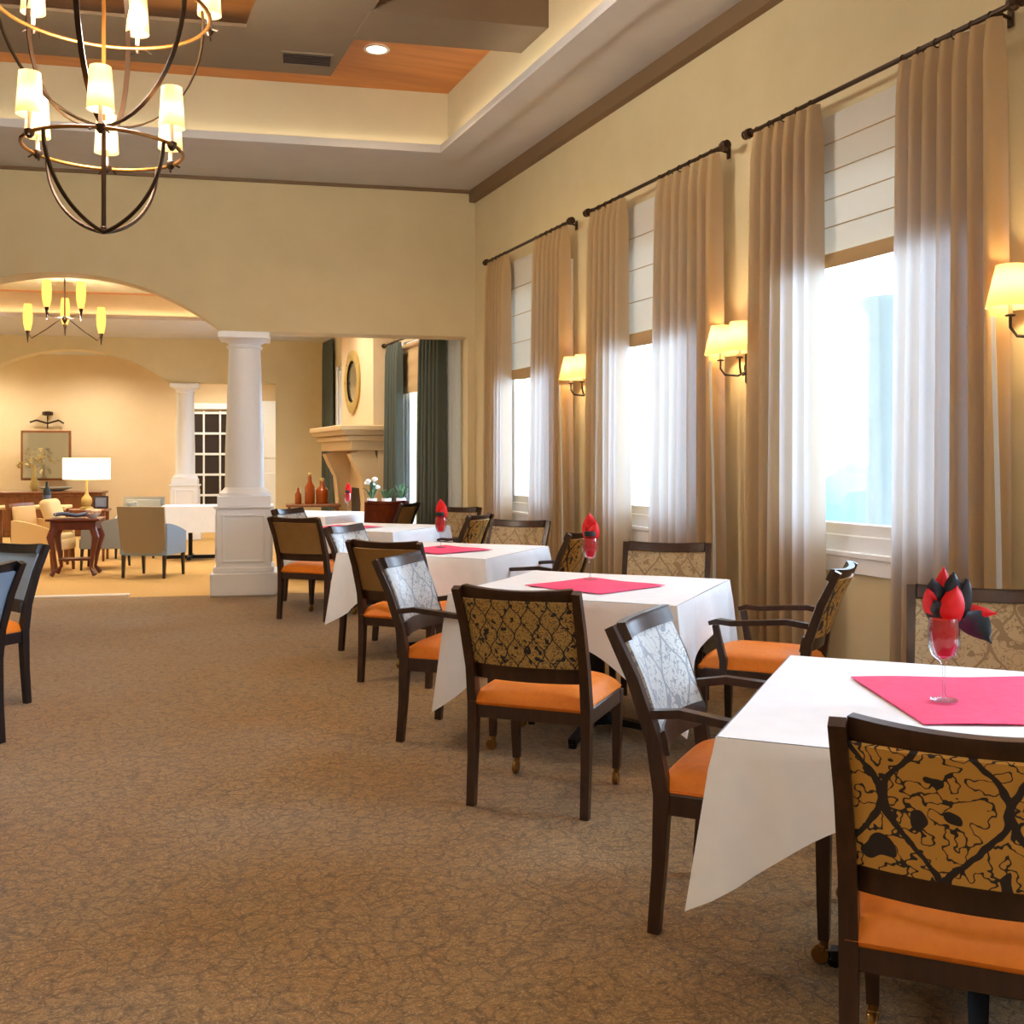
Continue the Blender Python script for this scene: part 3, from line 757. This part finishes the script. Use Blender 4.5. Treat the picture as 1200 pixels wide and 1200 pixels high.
# console behind with table lamp
p = W(-1.15, 4.35); t = thing('lamp_table', 'small brown table under the lit table lamp', 'table', p, RB)
MB().box((0, 0, .71), (.6, .45, .03), .006).build('tabletop', 'brown_wood', t)
for sx in (-1, 1):
    for sy in (-1, 1): MB().bar([(sx*.25, sy*.18, 0), (sx*.25, sy*.18, .7)], [.03, .045], [.03, .045]).build('leg', 'brown_wood', t)
t = thing('table_lamp', 'table lamp with a wide lit cream drum shade in the lounge', 'lamp', W(-1.15, 4.35, .725), RB)
MB().lathe([(.09, 0), (.095, .015), (.05, .04), (.075, .1), (.07, .15), (.03, .2), (.018, .26), (.018, .5)], (0, 0, 0), 20).build('lamp_base', 'gold_leaf', t)
MB().lathe([(.315, .42), (.315, .72)], (0, 0, 0), 32, cap=False).build('lamp_shade', 'lamp_glow', t)
MB().lathe([(.002, .50), (.03, .53), (.035, .57), (.01, .62)], (0, 0, 0), 12).build('bulb', 'bulb', t)
q = W(-1.15, 4.35, 1.3); point(q.x, q.y, q.z, 18)
t = thing('photo_frame', 'dark framed picture standing right of the table lamp', 'picture frame', W(-.97, 4.42, .726), RB)
MB().box((0, 0, .09), (.2, .015, .18), .003, Rx(-.08)).build('frame', 'black_wood', t); MB().box((0, -.012, .09), (.15, .003, .13), rot=Rx(-.08)).build('picture', 'slate_cloth', t)

# cabinet, framed mirror, sculpture on the far wall
p = W(-2.75, 9.6); t = thing('cabinet', 'brown wooden cabinet below the framed mirror in the far room', 'cabinet', p, RB)
MB().box((0, 0, .40), (2.0, .5, .78), .01).box((0, 0, .81), (2.08, .56, .04), .01).build('body', 'brown_wood', t)
for k in (-1, 0, 1):
    d = MB().box((k*.63, -.26, .42), (.58, .03, .62), .012).build('door', 'brown_wood', t)
    MB().lathe([(.012, 0), (.018, .015), (.008, .03)], (k*.63+.22, -.275, .45), 10, rot=Rx(PI/2)).build('handle', 'brass', d) if False else MB().box((k*.63+.22, -.285, .45), (.02, .02, .08), .005).build('handle', 'brass', d)
t = thing('framed_mirror', 'framed mirror leaning on the cabinet against the far wall', 'mirror', W(-2.88, 10.2, 0), RB)
MB().box((0, -.02, 1.5), (.9, .04, .95), .008).build('frame', 'brown_wood', t); MB().box((0, -.045, 1.5), (.82, .01, .87)).build('mirror_face', 'mirror_face', t)
t = thing('flower_arrangement', 'tall gold and green flower arrangement in front of the framed mirror', 'flowers', W(-3.0, 9.75, .83), RB)
MB().lathe([(.05, 0), (.08, .08), (.05, .22), (.06, .26)], (0, 0, 0), 14).build('vase', 'gold_leaf', t)
rnd = random.Random(11)
mb = MB()
for k in range(46):
    d = Vector((rnd.gauss(0, 1), rnd.gauss(0, .6), rnd.gauss(.3, .8))).normalized()*rnd.uniform(.08, .3); c = Vector((0, 0, .55))+d; s = .05
    v = [mb.b.verts.new(c+Vector((rnd.uniform(-s, s), rnd.uniform(-s, s), rnd.uniform(-s, s)))) for _ in range(4)]
    for f3 in ((0, 1, 2), (0, 1, 3), (1, 2, 3), (0, 2, 3)): mb.b.faces.new([v[i] for i in f3])
mb.tube([(0, 0, .25), (0, 0, .5)], .03, 6).build('foliage', 'gold_leaf', t)
o = MB().lathe([(.11, 0), (.28, .06), (.3, .075), (.27, .075), (.1, .015)], (0, 0, 0), 20).build('silver_tray', 'grey_fabric', None, W(-2.6, 9.62, .83), RB)
tag(o, 'pale oval serving bowl on the cabinet below the mirror', 'bowl')
t = thing('scroll_ornament', 'dark scrolled iron ornament on the wall above the framed mirror', 'wall ornament', W(-2.9, 10.40, 2.02), RB)
MB().tube([(-.32, 0, .12), (-.2, 0, .16), (0, 0, .1), (.2, 0, .16), (.3, 0, .1)], .02, 6).build('scroll', 'iron', t)
MB().lathe([(.01, .24), (.1, .26), (.1, .32), (.02, .34)], (0, 0, 0), 10).tube([(0, 0, 0), (0, 0, .3)], .012, 6).build('crest', 'iron', t)

# light topped console at far left with a bottle, foreground of the lounge
p = W(-1.72, 3.6); t = thing('console_table', 'cream topped console table at the left edge of the lounge', 'table', p, RB)
MB().box((0, 0, .79), (.95, .5, .04), .008).build('tabletop', 'cream_fabric', t)
for sx in (-1, 1):
    for sy in (-1, 1): MB().bar([(sx*.42, sy*.2, 0), (sx*.42, sy*.2, .77)], .035, .035).build('leg', 'brown_wood', t)
t = thing('wine_bottle', 'dark green bottle standing on the cream topped console', 'bottle', W(-1.5, 3.5, .811), RB)
MB().lathe([(.045, 0), (.05, .01), (.05, .19), (.02, .25), (.016, .32)], (0, 0, 0), 14).build('bottle_body', 'green_black', t)
MB().lathe([(.0515, .06), (.0515, .14)], (0, 0, 0), 14, cap=False).build('bottle_label', 'slate_cloth', t)

# draped pedestal table behind the column
p = W(.27, 4.2); t = thing('pedestal_table', 'small round pedestal table under a pale cloth, left of the big column', 'table', p, RB)
MB().tube([(0, 0, .03), (0, 0, .74)], .03, 10).build('pedestal', 'black_metal', t)
MB().bar([(-.38, 0, .04), (.38, 0, .04)], .05, .05, side=(0, 1, 0)).bar([(0, -.3, .04), (0, .3, .04)], .05, .05).build('foot', 'black_metal', t)
MB().box((0, 0, .745), (.72, .72, .03), .006).build('tabletop', 'brown_wood', t)
def f(u, v):
    a = u*2*PI; k = max(abs(math.cos(a)), abs(math.sin(a))); r = .372/k
    return (r*math.cos(a)*(1+.04*v), r*math.sin(a)*(1+.04*v), -.36*v)
o = MB().grid(f, 64, 6, 0, True).box((0, 0, .002), (.745, .745, .004)).build('tablecloth', 'white_cloth', None, W(.27, 4.2, .766), RB, 40)
tag(o, 'pale cloth hanging square over the small pedestal table', 'tablecloth')

# fireplace on the right wall of the lounge
t = thing('fireplace', 'stone coloured fireplace with a heavy stepped mantel, seen through the flat opening', 'fireplace', (WX, 15.4, 0), 0)
MB().box((-.155, 0, 2.70), (.29, 1.95, 1.7), .0).build('chimney_breast', 'wall_beige', t)
mb = MB()
for z, d, w in ((1.86, .78, 2.2), (1.80, .74, 2.12), (1.72, .68, 2.04), (1.62, .62, 1.96)): mb.box((-d/2, 0, z), (d, w, .075 if z > 1.7 else .14), .012)
mb.build('mantel', 'mantel_stone', t)
for s in (-1, 1):
    mb = MB(); mb.bar([(-.45, s*.82, 1.56), (-.40, s*.82, 1.42), (-.30, s*.82, 1.2), (-.27, s*.82, .8), (-.29, s*.82, .06)], [.24]*5, [.34, .32, .3, .28, .3], side=(0, 1, 0))
    mb.box((-.26, s*.82, .05), (.52, .34, .1), .01)
    mb.build('leg', 'mantel_stone', t)
MB().box((-.12, 0, .8), (.22, 1.9, 1.5)).build('surround', 'mantel_stone', t)
MB().box((-.235, 0, .5), (.02, 1.1, 1.0)).build('firebox', 'dark_hearth', t)
t = thing('round_mirror', 'round carved mirror on the chimney breast', 'mirror', (WX-.3, 15.6, 2.58), 0)
R_ = Ry(-PI/2)
MB().lathe([(.30, 0), (.46, 0), (.47, .03), (.40, .05), (.31, .03)], (0, 0, 0), 30, cap=False, rot=R_).build('frame', 'gold_leaf', t)
MB().lathe([(.31, .004), (.01, .012)], (0, 0, 0), 30, rot=R_).build('mirror_face', 'mirror_face', t)
mb = MB()
for k in range(8): mb.box((-.03, .38*math.cos(k*PI/4), .38*math.sin(k*PI/4)), (.03, .05, .05), .008)
mb.build('stud', 'dark_wood', t)

# lounge drapes and rod
curtain(11.8, 12.7, 2.98, 'dark green drape nearest the right jamb of the flat opening', 'dark green drapes', 'drape_green', 3.85, 6)
curtain(13.60, 14.27, 2.98, 'dark green drape beside the fireplace', 'dark green drapes', 'drape_green', 3.85, 5)
curtain(18.15, 18.95, 3.5, 'dark drape in the far corner left of the chimney breast', 'dark green drapes', 'drape_green', 3.93, 5, amp=.03)
curtain(11.42, 11.9, 2.98, 'white sheer curtain at the edge of the flat opening', None, 'sheer_fabric', 3.93, 6, amp=.02)
t = rod(11.6, 14.4, 3.0, 'dark rod carrying the dark green drapes', 3.85)
t = thing('roman_blind', 'cream blind between the dark green drapes', 'window blind', (WX-.03, 13.15, 2.3))
MB().grid(lambda u, v: (-.01*math.sin(v*12)**2, (u-.5)*1.5, .66*v), 4, 24, .003).build('blind_fabric', 'blind_band', t)

# amber bottles on a side table, plants, far chairs
p = W(2.0, 4.6); t = thing('side_table', 'dark side table holding the amber bottles, against the lounge wall', 'table', p, RB)
MB().box((0, 0, .74), (.8, .4, .04), .008).build('tabletop', 'brown_wood', t)
for sx in (-1, 1):
    for sy in (-1, 1): MB().bar([(sx*.35, sy*.16, 0), (sx*.35, sy*.16, .73)], .04, .04).build('leg', 'brown_wood', t)
for k, (ds, h, r, lb) in enumerate([(-.22, .24, .05, 'short narrow amber bottle, leftmost on the side table'), (-.05, .42, .075, 'tall amber glass jug in the middle of the side table'), (.13, .34, .09, 'round shouldered dark amber bottle, rightmost on the side table')]):
    t = thing('glass_bottle', lb, 'bottle', W(2.0+ds, 4.6, .761), RB, 'amber bottles')
    MB().lathe([(r*.9, 0), (r, .015), (r, h*.6), (r*.45, h*.78), (r*.35, h)], (0, 0, 0), 16).build('bottle_body', 'amber_glass', t)
    MB().lathe([(r*.4, h), (r*.42, h+.03), (r*.2, h+.05)], (0, 0, 0), 12).build('stopper', 'gold_leaf', t)

p = W(2.88, 2.3); t = thing('plant_table', 'low dark table carrying the white flower pots, in front of the fireplace', 'table', p, RB)
MB().box((0, 0, .74), (.56, .3, .04), .008).build('tabletop', 'red_wood', t)
for sx in (-1, 1):
    for sy in (-1, 1): MB().bar([(sx*.24, sy*.11, 0), (sx*.24, sy*.11, .73)], .035, .035).build('leg', 'red_wood', t)
def pot_plant(s, tt, h, sd, label, leaf):
    t = thing('potted_plant', label, 'plant', W(s, tt, .761), RB, 'potted plants')
    MB().lathe([(.04, 0), (.055, .02), (.065, .16), (.06, .16), (.05, .13), (.01, .13)], (0, 0, 0), 14).build('pot', 'white_pot', t)
    rnd = random.Random(sd); mb = MB()
    for k in range(14):
        a = rnd.uniform(0, 6.28); r = rnd.uniform(.03, .14); z = rnd.uniform(.4, 1)*h
        x, y = r*math.cos(a), r*math.sin(a)*.7
        mb.grid(lambda u, v: (x*v+(u-.5)*.05*math.sin(v*PI)*math.sin(a), y*v-(u-.5)*.05*math.sin(v*PI)*math.cos(a), .13+z*math.sin(v*PI*.6)), 3, 6, .003)
    f = mb.build('foliage', 'leaf_green', t)
    if leaf:
        mb = MB()
        for k in range(5):
            a = k*1.3; mb.lathe([(.003, -.03), (.035, -.01), (.04, .01), (.01, .03)], (.07*math.cos(a), .05*math.sin(a), .16+h*(.55+.1*k)), 8)
        mb.build('blossom', leaf, t)
pot_plant(2.69, 2.3, .26, 1, 'plant with pale blue blossoms in a white pot, leftmost on the low table', 'white_pot')
pot_plant(2.88, 2.3, .18, 2, 'small green plant in a white pot, middle of the low table', None)
pot_plant(3.07, 2.3, .22, 3, 'green plant in a white pot, rightmost on the low table', None)
r0 = dining_chair(False, 'red_wood', 'red_wood', 'red_wood'); q = W(2.8, 1.8)
place(r0, q.x, q.y, 0, 10, 'dark red wooden chair in front of the low plant table', 'dining chairs')
q = W(2.68, 1.0); chair(plain0, q.x, q.y, -50, 'beige backed chair at the right of the lounge table, below the flower pots')

# French door and side door in the hall wall
p = W(.16, 10.45)
mb = MB()
for x in (-.56, .56): mb.box((x, 0, 1.25), (.09, .08, 2.5), .006)
mb.box((0, 0, 2.48), (1.3, .1, .12), .008)
d = struct(mb.build('door_1', 'white_paint', None, p, RB))
mb = MB(); w = 1.0
for x in (-.47, .47): mb.box((x, 0, 1.2), (.08, .045, 2.38), .004)
for x in (-.157, .157): mb.box((x, 0, 1.3), (.035, .03, 2.2), .003)
for k in range(6): mb.box((0, 0, .3+.41*k), (1.0, .035, .045), .003)
mb.box((0, 0, .15), (.9, .04, .3), .003)
mb.build('door_leaf', 'white_paint', d)
MB().box((0, .02, 1.3), (.92, .01, 2.1)).build('pane', 'darkroom', d)
MB().box((.40, -.05, 1.0), (.12, .03, .03), .008).build('handle', 'brass', d)
mb = MB().box((0, 0, 1.3), (.5, .06, 2.6), .006).box((0, -.035, 1.9), (.3, .02, .9), .006).box((0, -.035, .7), (.3, .02, .9), .006)
d2 = struct(mb.build('door_2', 'white_paint', None, W(1.30, 10.45), RB))

# ------------------------------------------------------------------ outside
struct(MB().prism([(WX+.3, -30), (40, -30), (40, 45), (WX+.3, 45)], -.3, -.12).build('ground', 'patio'))
for k in range(6):
    y = -1.+2.8*k; q = thing('porch_column', 'white round porch column outside the windows', 'column', (6.5, y, -.12), 0, 'porch columns')
    MB().lathe([(.27, 0), (.27, .12), (.22, .16), (.2, .22), (.19, 2.8), (.25, 2.9), (.25, 2.95)], (0, 0, 0), 24).build('shaft', 'porch_white', q)
mb = MB()
for z in (.75, .15): mb.box((0, 0, z), (.06, 24, .06))
for k in range(100): mb.box((0, -12+.24*k, .45), (.03, .03, .6))
tag(mb.build('porch_railing', 'porch_white', None, (6.6, 8, 0)), 'pale porch railing outside the windows', 'railing')
rnd = random.Random(5)
for k in range(5):
    mb = MB(); bmesh.ops.create_icosphere(mb.b, subdivisions=3, radius=1.)
    for v in mb.b.verts: v.co *= 1+.18*math.sin(v.co.x*7+k)*math.sin(v.co.y*8)*math.cos(v.co.z*6); v.co.z *= .8
    tag(mb.build('shrub', 'shrub', None, (11+rnd.random(), 4+k*3.4, .5)), 'pale green shrub in the garden outside', 'shrub', 'garden shrubs')

# ------------------------------------------------------------------ light
wd = bpy.data.worlds.new('World'); bpy.context.scene.world = wd; wd.use_nodes = True
bg = wd.node_tree.nodes['Background']; bg.inputs[0].default_value = (.68, .84, 1., 1); bg.inputs[1].default_value = 13.5
# daylight portals (no emission of their own)
for c, a, b in WINS:
    l = bpy.data.lights.new('window_portal', 'AREA'); l.shape = 'RECTANGLE'; l.size = b-a; l.size_y = HW*2; l.cycles.is_portal = True
    o = bpy.data.objects.new('window_portal', l); C.objects.link(o); o.location = (WX+.21, c, (a+b)/2); o.rotation_euler = (0, PI/2, 0)
warm = (1, .92, .82)
# recessed lamp in view, then unseen ones added as fill
spot(2.333, 8.98, 4.93, 90, 140, (1, .74, .42))
for x, y in ((-2.6, 8.5), (2.6, 5.8), (-2.6, 5.2), (2.6, 2.6), (-2.6, 2.0), (0, 1.8), (0, -1.5), (2.6, -1.2), (-2.6, -1.2)):
    spot(x, y, 4.93, 55, 150, warm, .15)
    downlight(x, y, 4.966, 'recessed fill light added outside the view', 0)
# bulbs of the chandelier and of its added twin
for k in range(6):
    for r, z, da in ((.435, 3.44, 3), (.62, 4.27, 20)):
        for yc in (6.70, .4):
            a = math.radians(da+60*k); point(.10+r*math.sin(a), yc+r*math.cos(a), z, 3.2, (1, .91, .78), .02)
for yc, pw in ((6.70, 250), (.4, 75)):  # fill lamp added at each centre, where no bulb sits
    point(.10, yc, 3.72, pw, (1, .95, .84), .3)
# sconce bulbs
for y in (3.5, 5.85, 8.16):
    for s in (-1, 1): point(WX-.15, y+s*.11, 2.21, 7, (1, .72, .38), .02)
# cove strips on the soffit ledge
area(IX+.05, 4., 4.455, .05, 11., 10, (1, .86, .66), (PI, 0, 0))
area(*W(.0, -1.43, 4.455), 6.8, .05, 3, (1, .86, .66), (PI, 0, RB))
# spots without fixtures added to brighten lounge and hall, and the riser strip
for s, t_ in ((2.0, 3.6), (2.2, 2.2), (-3, 1.3), (.8, 1.4), (-3, 5), (1.0, 5.0), (-1.2, 3.2)):
    q = W(s, t_); spot(q.x, q.y, 3.5 if t_ < 2 else 3.82, 160, 150, (1, .88, .72), .12)
area(*W(-1., 5.55, 3.63), 7., .05, 9, (1, .72, .42), (PI, 0, RB))
for s in (-4., -2., .4, 2.4):
    q = W(s, 9.3); spot(q.x, q.y, 3.42, 190, 160, (1, .93, .78), .12)

# ------------------------------------------------------------------ camera
cam = bpy.data.cameras.new('Camera'); co = bpy.data.objects.new('Camera', cam); C.objects.link(co)
cam.sensor_width = 36; cam.lens = 1250/1200*36; cam.shift_y = -(600-538)/1200; cam.shift_x = 0
co.location = (0, 0, 1.43); co.rotation_euler = (PI/2, 0, -math.radians(21.80))
cam.clip_start = .05; cam.clip_end = 200
sc = bpy.context.scene; sc.camera = co
sc.view_settings.view_transform = 'Standard'; sc.view_settings.look = 'None'; sc.view_settings.gamma = 1; sc.view_settings.exposure = 0.18
sc.view_settings.use_curve_mapping = False
